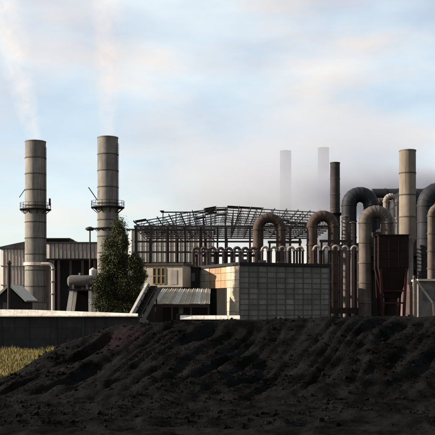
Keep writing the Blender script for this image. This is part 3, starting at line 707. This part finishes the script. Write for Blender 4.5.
for i in range(NPUR):
    for k in range(NT-1):
        if rg.random() > 0.20: continue
        x0_, x1_ = xL+(xR-xL)*(i+0.04)/NPUR, xL+(xR-xL)*(i+0.96)/NPUR; y0_, y1_ = D+DEP*(k+0.02)/(NT-1), D+DEP*(k+0.98-rg.uniform(0,.3))/(NT-1); e = 0.0
        b = MB(); b.prism([(x0_, y0_, top(x0_)+0.29), (x1_, y0_, top(x1_)+0.29+e), (x1_, y1_, top(x1_)+0.29), (x0_, y1_, top(x0_)+0.29)], (0, 0, 0.03)); b.build('roof_sheet', M_GREY, gt)
for j, px in enumerate((136, 151, 168, 185, 201, 217.5, 226, 250, 262, 290, 312, 331)):
    for y in ((D, D+DEP) if j % 2 == 0 else (D,)):
        x = X(px, D)+ (0.4 if y > D else 0); w_ = 0.15 if j % 2 else 0.22
        b = MB(); b.box(x-w_, x+w_, y-0.03, y+0.03, 0, zB-0.13); b.box(x-w_, x-w_+0.06, y-0.2, y+0.2, 0, zB-0.13); b.box(x+w_-0.06, x+w_, y-0.2, y+0.2, 0, zB-0.13)
        b.build('column', M_RUST, gt, origin=(x, y, 0))
for (pa, pb_, ya, yb) in ((136, 151, 229, 245), (151, 168, 245, 229), (168, 185, 229, 243), (185, 201, 243, 229), (201, 217.5, 230, 243), (262, 290, 229, 240), (290, 312, 240, 229)):
    MB().bar(P(pa, ya, D-0.06), P(pb_, yb, D-0.06), 0.12).build('brace', M_STEEL, gt)
for zq in (Z(241.5, D), Z(252, D)):
    MB().bar((xL, D+0.3, zq), (X(262, D), D+0.3, zq), 0.18, 0.3).build('side_rail', M_RUST, gt)
# loose ridge rail above left roof
rl = thing('crane_rail', 'thin dark crane rail raised above the left gantry roof', 'rail', (X(185, 155), 156, Z(214, 156)))
MB().box(X(161,156), X(217,156), 155.9, 156.1, Z(212.8,156), Z(211.6,156)).build('rail', M_STEEL, rl)
for px in (163, 176, 190, 203, 215): MB().box(X(px,156)-0.08, X(px,156)+0.08, 155.92, 156.08, Z(224.5,156), Z(212.8,156)).build('post', M_STEEL, rl)
MB().box(X(160,156), X(164,156), 155.7, 156.3, Z(211.6,156), Z(210.6,156)).build('end_stop', M_STEEL, rl)

# ------------------------------------------------------------------ gas cooler: rows of pipe loops
def loops(label, pxa, pxb, D, top_py, step, rad_px, tube_px, bottom_z, matl, beam=None):
    root = thing('gas_cooler', label, 'cooler', (X((pxa+pxb)/2, D), D, 0), 'pipe loop coolers')
    px = pxa; i = 0; rr = rad_px*D/FOC; tr = tube_px*D/FOC; zc = Z(top_py, D)-rr-tr
    base = MB()
    base.tube(arc((0,0,zc), rr, 0, 180, 12), tr, 12); arch_me = base.mesh('pipe_loop', matl, True)
    def leg_mesh(m_): return MB().tube([(0,0,bottom_z), (0,0,zc)], tr*0.92, 10, False).mesh('pipe_leg', m_, True)
    leg_me = [leg_mesh(M_STEEL), leg_mesh(M_DUCTB), leg_mesh(M_PINKB)]
    fl_me = MB().lathe(0, 0, [(tr*0.9, zc-0.16), (tr*1.45, zc-0.16), (tr*1.45, zc+0.02), (tr*0.9, zc+0.02)], 12).mesh('flange', M_CONC)
    def put(nm, me, dx, dy, dz):
        o = bpy.data.objects.new(nm, me); C.objects.link(o); o.parent = root; o.location = (X(px, D)-root.location.x+dx, dy, dz)
    while px <= pxb+0.01:
        dy = random.uniform(-0.12, 0.12)
        put('pipe_loop', arch_me, 0, dy, random.uniform(-0.06, 0.06))
        for sgn in (-1, 1):
            put('pipe_leg', leg_me[random.choice((0, 0, 0, 1, 2)) if px < 336 else random.choice((0, 2, 2, 1))], sgn*rr, dy, 0); put('flange', fl_me, sgn*rr, dy, 0)
        px += step; i += 1
    MB().box(X(pxa-5,D), X(pxb+5,D), D-0.7, D+0.7, bottom_z-0.9, bottom_z).build('header_box', M_RUST, root)
    q = pxa-3
    while q <= pxb+4:
        MB().box(X(q,D)-0.14, X(q,D)+0.14, D-0.6, D-0.35, 0, bottom_z-0.9).build('leg', M_STEEL, root); q += (pxb+7-pxa)/4-0.01
    if beam:
        MB().box(X(beam[0],D), X(beam[1],D), D+0.45, D+0.75, Z(beam[2]+2.6,D), Z(beam[2],D)).build('beam', M_STEEL, root)
        for bx_ in beam[:2]: MB().box(X(bx_,D)-0.15+ (0.3 if bx_ == beam[0] else -0.3), X(bx_,D)+0.15+(0.3 if bx_ == beam[0] else -0.3), D+0.48, D+0.72, 0, Z(beam[2]+2.6,D)).build('post', M_STEEL, root)
loops('pale pipe loops of a cooler right of block building', 317, 355, 132, 245.0, 9.4, 3.1, 1.35, 5.0, M_LOOP, (320, 353, 239.5))
loops('row of pipe loops just above block building roof', 265, 308, 137, 246.0, 8.7, 2.9, 1.3, 5.0, M_LOOP, (268, 302, 240.5))
loops('brown pipe loops above the sunlit cream end wall', 196, 258, 140, 246.5, 8.2, 2.8, 1.5, 5.0, M_DUCTB, (195, 259, 254.0))

# thin posts and platforms among the gantry columns
for i, (px, top, lab) in enumerate(((345.5, 216, 'pale upright pipe just right of the brown bend'), (352, 222, 'pinkish upright pipe between the two big bends'))):
    o = thing('riser_pipe', lab, 'pipe', (X(px, 150), 150, 0)); rr = 2.6*150/FOC; zt_ = Z(top, 150)
    MB().tube([(X(px,150), 150, 0), (X(px,150), 150, zt_)], rr, 14).build('pipe', M_DUCT if i == 0 else M_PINKB, o, True)
    MB().lathe(X(px,150), 150, [(rr, zt_-0.2), (rr*1.5, zt_-0.2), (rr*1.5, zt_), (0.02, zt_+0.15)], 14).build('cap', M_CONC, o)

# ------------------------------------------------------------------ big pipe bends
def bend(name, label, px, D, half, top, thick, leg_l, leg_r, m_, nseg=9, ax=Vector((1,0,0)), zmin_l=None):
    r = thick/2*D/FOC; hr = half*D/FOC; zc = Z(top, D)-r-hr; c = Vector((X(px, D), D, zc))
    root = thing(name, label, 'pipe bend', (c.x, D, 0))
    for i in range(nseg):     # mitred elbow segments
        a0, a1 = 180*i/nseg, 180*(i+1)/nseg
        p = arc(c, hr, a0, a1, 3, ax)
        tn = [Vector((0,0,1))*math.cos(R(a0+(a1-a0)*q/3)) - ax*math.sin(R(a0+(a1-a0)*q/3)) for q in range(4)]
        MB().tube(p, r, 28, False, tans=tn).build('elbow_segment', m_, root, True)
        if i: MB().tube([p[0]-tn[0]*0.06, p[0]+tn[0]*0.06], r+0.05, 28).build('seam_band', m_, root, True)
    for s, zb in ((1, leg_r), (-1, leg_l)):
        p = c + ax*hr*s
        if zb is not None:
            n = max(1, round((zc-zb)/3.0))
            for i in range(n):
                za_, zb_ = zb+(zc-zb)*i/n, zb+(zc-zb)*(i+1)/n
                MB().tube([(p.x, p.y, za_), (p.x, p.y, zb_-0.003)], r, 28, i == 0).build('leg_section', m_, root, True, origin=(p.x, p.y, za_))
                MB().lathe(p.x, p.y, [(r-0.02, zb_-0.1), (r+0.1, zb_-0.1), (r+0.1, zb_+0.08), (r-0.02, zb_+0.08)], 28).build('flange', m_, root, origin=(p.x, p.y, zb_))
    return root, c, r, hr
bend('pipe_bend', 'dark brown inverted U pipe in front of the slim chimney', 322.6, 144, 10.6, 210.5, 10.8, 0, 0, M_DUCTB)
bend('pipe_bend', 'brown inverted U pipe under the middle of the gantry roof', 269.3, 144, 11.6, 213.2, 9.6, 0, 0, M_DUCTB)
_, c, r, hr = bend('pipe_bend', 'buff inverted U pipe feeding the maroon hopper', 376, 126, 11.0, 205.5, 12.6, 0, Z(238, 126), M_DUCT, 11)
bend('pipe_bend', 'blue black inverted U duct behind the buff bend', 360, 166, 11.0, 187.0, 15.0, 0, 0, M_DUCTD, 11)
bend('pipe_bend', 'small pale inverted U pipe against the tan chimney', 391, 148, 5.4, 193.5, 5.2, Z(226,148)-14, 0, M_LOOP, 9)
bend('pipe_bend', 'blue black U duct cut by the right picture edge', 441, 152, 15.5, 182.0, 17.0, 0, 0, M_DUCTD, 11)
bend('pipe_bend', 'pale narrow U pipe at the right picture edge', 440.5, 140, 9.0, 203, 8.0, 0, 0, M_DUCT, 9)
bend('pipe_bend', 'thick blue black U duct straddling behind the tan chimney', 409, 163, 12.5, 189.0, 14.0, 0, 0, M_DUCTD, 11)
bend('pipe_bend', 'brown U pipe between blue black ducts left of the tan chimney', 381, 169, 9.0, 198.0, 11.0, 0, 0, M_DUCTB, 9)
D = 176
dd = thing('cross_duct', 'dark level duct running behind the tan chimney', 'duct', (X(398, D), D, 0))
zz = Z(194.5, D); rr = 5.8*D/FOC
for i in range(4):
    xa, xb = X(372,D)+(X(424,D)-X(372,D))*i/4, X(372,D)+(X(424,D)-X(372,D))*(i+1)/4
    MB().tube([(xa, D, zz), (xb-0.01, D, zz)], rr, 24).build('duct_section', M_DUCTD, dd, True, origin=(xa, D, zz))
    MB().tube([(xb-0.12, D, zz), (xb+0.12, D, zz)], rr+0.1, 24).build('flange', M_DUCTD, dd)
for px in (379, 397, 419): 
    MB().box(X(px,D)-0.25, X(px,D)+0.25, D-0.25, D+0.25, 0, zz-rr+0.05).build('trestle_leg', M_STEEL, dd)

# process block in the dark space behind the buff bend
D = 158
pb = thing('filter_house', 'dark filter house filling the gap behind the bends', 'building', (X(385, D), D, 0))
xa, xb = X(341, D), X(436, D); n = 12
for i in range(n):
    wd = (xb-xa)/n; zt_ = Z((244, 240, 243, 246, 232, 228, 226, 218, 221, 214, 216, 214)[i], D)
    MB().box(xa+i*wd+0.03, xa+(i+1)*wd-0.03, D, D+5, 0, zt_).build('casing_panel', M_DARK, pb, origin=(xa+i*wd, D, 0))
for zz in (Z(270,D), Z(256,D)):
    MB().box(xa, xb, D-0.9, D-0.01, zz, zz+0.12).build('walkway', M_STEEL, pb)
    b = MB()
    for k in range(18): b.bar((xa+(xb-xa)*k/17, D-0.85, zz+0.12), (xa+(xb-xa)*k/17, D-0.85, zz+1.15), 0.06)
    b.bar((xa, D-0.85, zz+1.15), (xb, D-0.85, zz+1.15), 0.06).bar((xa, D-0.85, zz+0.65), (xb, D-0.85, zz+0.65), 0.05); b.build('railing', M_STEEL, pb)

# maroon hopper on red legs
D = 126
ho = thing('maroon_hopper', 'dark maroon hopper on red legs below the buff bend', 'hopper', (X(391, D), D, 0))
xl, xr = X(376.2, D), X(405.8, D); hw = (xr-xl)/2; xm = (xl+xr)/2; zt_, zk, zb_ = Z(236.5, D), Z(268, D), Z(298, D)
for i in range(4):
    a, b_ = zk+(zt_-zk)*i/4, zk+(zt_-zk)*(i+1)/4
    MB().box(xm-hw, xm+hw, D-hw*0.9, D+hw*0.9, a+0.015, b_-0.015).build('bin_panel', M_MAROON, ho, origin=(xm, D, a))
for s in (-1, -0.33, 0.33, 1): MB().box(xm+s*(hw-0.05)-0.07, xm+s*(hw-0.05)+0.07, D-hw*0.9-0.09, D-hw*0.9-0.002, zk, zt_).build('rib', M_MAROON, ho)
MB().box(xm-hw-0.15, xm+hw+0.15, D-hw*0.9-0.15, D+hw*0.9+0.15, zt_, zt_+0.16).build('rim', M_MAROON, ho)
hb = hw*0.55
cn = MB(); cn.v = [(xm+sx*q, D+sy*q*0.9, z) for q, z in ((hw, zk), (hb, zb_)) for sx, sy in ((-1,-1),(1,-1),(1,1),(-1,1))]
cn.f = [(0,1,5,4),(1,2,6,5),(2,3,7,6),(3,0,4,7),(7,6,5,4)]
cn.build('cone', M_MAROON, ho)
for sx in (-1, 1):
    for sy in (-1, 1):
        MB().bar((xm+sx*hw*0.86, D+sy*hw*0.8, zk+0.3), (xm+sx*hw*0.62, D+sy*hw*0.8, 0), 0.36).build('leg', M_RED, ho)
for z in (Z(291,D), Z(303,D)): MB().box(xm-hw*0.8, xm+hw*0.8, D-hw*0.8-0.1, D-hw*0.8+0.1, z-0.12, z+0.12).build('cross_bar', M_RED, ho)
MB().tube([(xm, D, zb_+0.1), (xm, D, 0.0)], 1.0, 16).build('discharge_spout', M_MAROON, ho, True)

# low pale sheds and diagonal braces at the right edge
D = 131
sr = thing('pump_house', 'low pale pump house with sloped braces at right edge', 'building', (X(428, D), D, 0))
MB().box(X(418.5,D), X(446,D), D, D+5, 0, Z(281,D)).build('wall', M_CONC, sr)
MB().box(X(417.5,D), X(447,D), D-0.3, D+5.3, Z(281,D), Z(279,D)).build('roof', M_PALE, sr)
for px in (422, 429.5): MB().box(X(px,D), X(px+4.2,D), D-0.03, D+0.05, Z(300,D), Z(289,D)).build('window', M_PANE, sr)
MB().bar((X(414,D-1.5), D-1.5, Z(278,D)), (X(433,D-1.5), D-1.5, Z(303,D)), 0.26).build('brace', M_LOOP, sr)
MB().bar((X(433,D-1.5), D-1.5, Z(303,D)), (X(436,D-1.5), D-1.5, 0), 0.26).build('brace', M_LOOP, sr)
MB().bar((X(414,D-1.5), D-1.5, Z(276,D)), (X(414,D-1.5), D-1.5, 0), 0.26).build('brace_post', M_LOOP, sr)

# ------------------------------------------------------------------ smoke
def plume(label, x, y, z, r0, grow, h, lean, density, color, nscale):
    m = smoke_mat('smoke_plume', color, density, 'plume', r0=r0, grow=grow, h=h, nscale=nscale, n0=0.36, n1=0.62)
    b = MB(); b.lathe(0, 0, [(r0+grow*h*i/12, h*i/12) for i in range(13)], 20, caps=True)
    me = b.mesh('smoke_plume', m); o = bpy.data.objects.new('smoke_plume', me); C.objects.link(o)
    o.location = (x, y, z); o.rotation_euler = (0, R(lean), 0)
    tag(o, label, 'smoke', kind='stuff')
def bank(label, px, py, D, rad, density, color, nscale, n0=0.34, n1=0.66):
    m = smoke_mat('smoke_bank', color, density, 'bank', radii=rad, nscale=nscale, n0=n0, n1=n1)
    b = MB(); N, S = 12, 24
    prof = [(math.sin(math.pi*i/N)+1e-4, -math.cos(math.pi*i/N)) for i in range(N+1)]
    b.lathe(0, 0, prof, S, caps=True); b.v = [(p[0]*rad[0], p[1]*rad[1], p[2]*rad[2]) for p in b.v]
    me = b.mesh('smoke_bank', m); o = bpy.data.objects.new('smoke_bank', me); C.objects.link(o)
    o.location = P(px, py, D); tag(o, label, 'smoke', kind='stuff')
plume('thin cream smoke drifting up left from the far left chimney', CHA[0], CHA[1], CHA[2]+0.2, 1.7, 0.12, 46, -14, 0.17, (0.97,0.87,0.78), 0.34)
plume('thin pinkish smoke rising straight from the tallest near chimney', CHB[0], CHB[1], CHB[2]+0.2, 1.7, 0.085, 46, 0, 0.17, (0.97,0.83,0.75), 0.34)
bank('broad pale smoke veil around the distant chimneys', 305, 185, 275, (50, 40, 27), 0.050, (0.68,0.70,0.76), 0.045, 0.2, 0.6)
bank('dark grey smoke drifting above the blue black ducts', 382, 193, 200, (25, 12, 7.0), 0.48, (0.52,0.54,0.60), 0.14)
bank('grey smoke hanging behind the gantry roofs', 285, 208, 215, (34, 14, 11), 0.14, (0.60,0.61,0.65), 0.10)
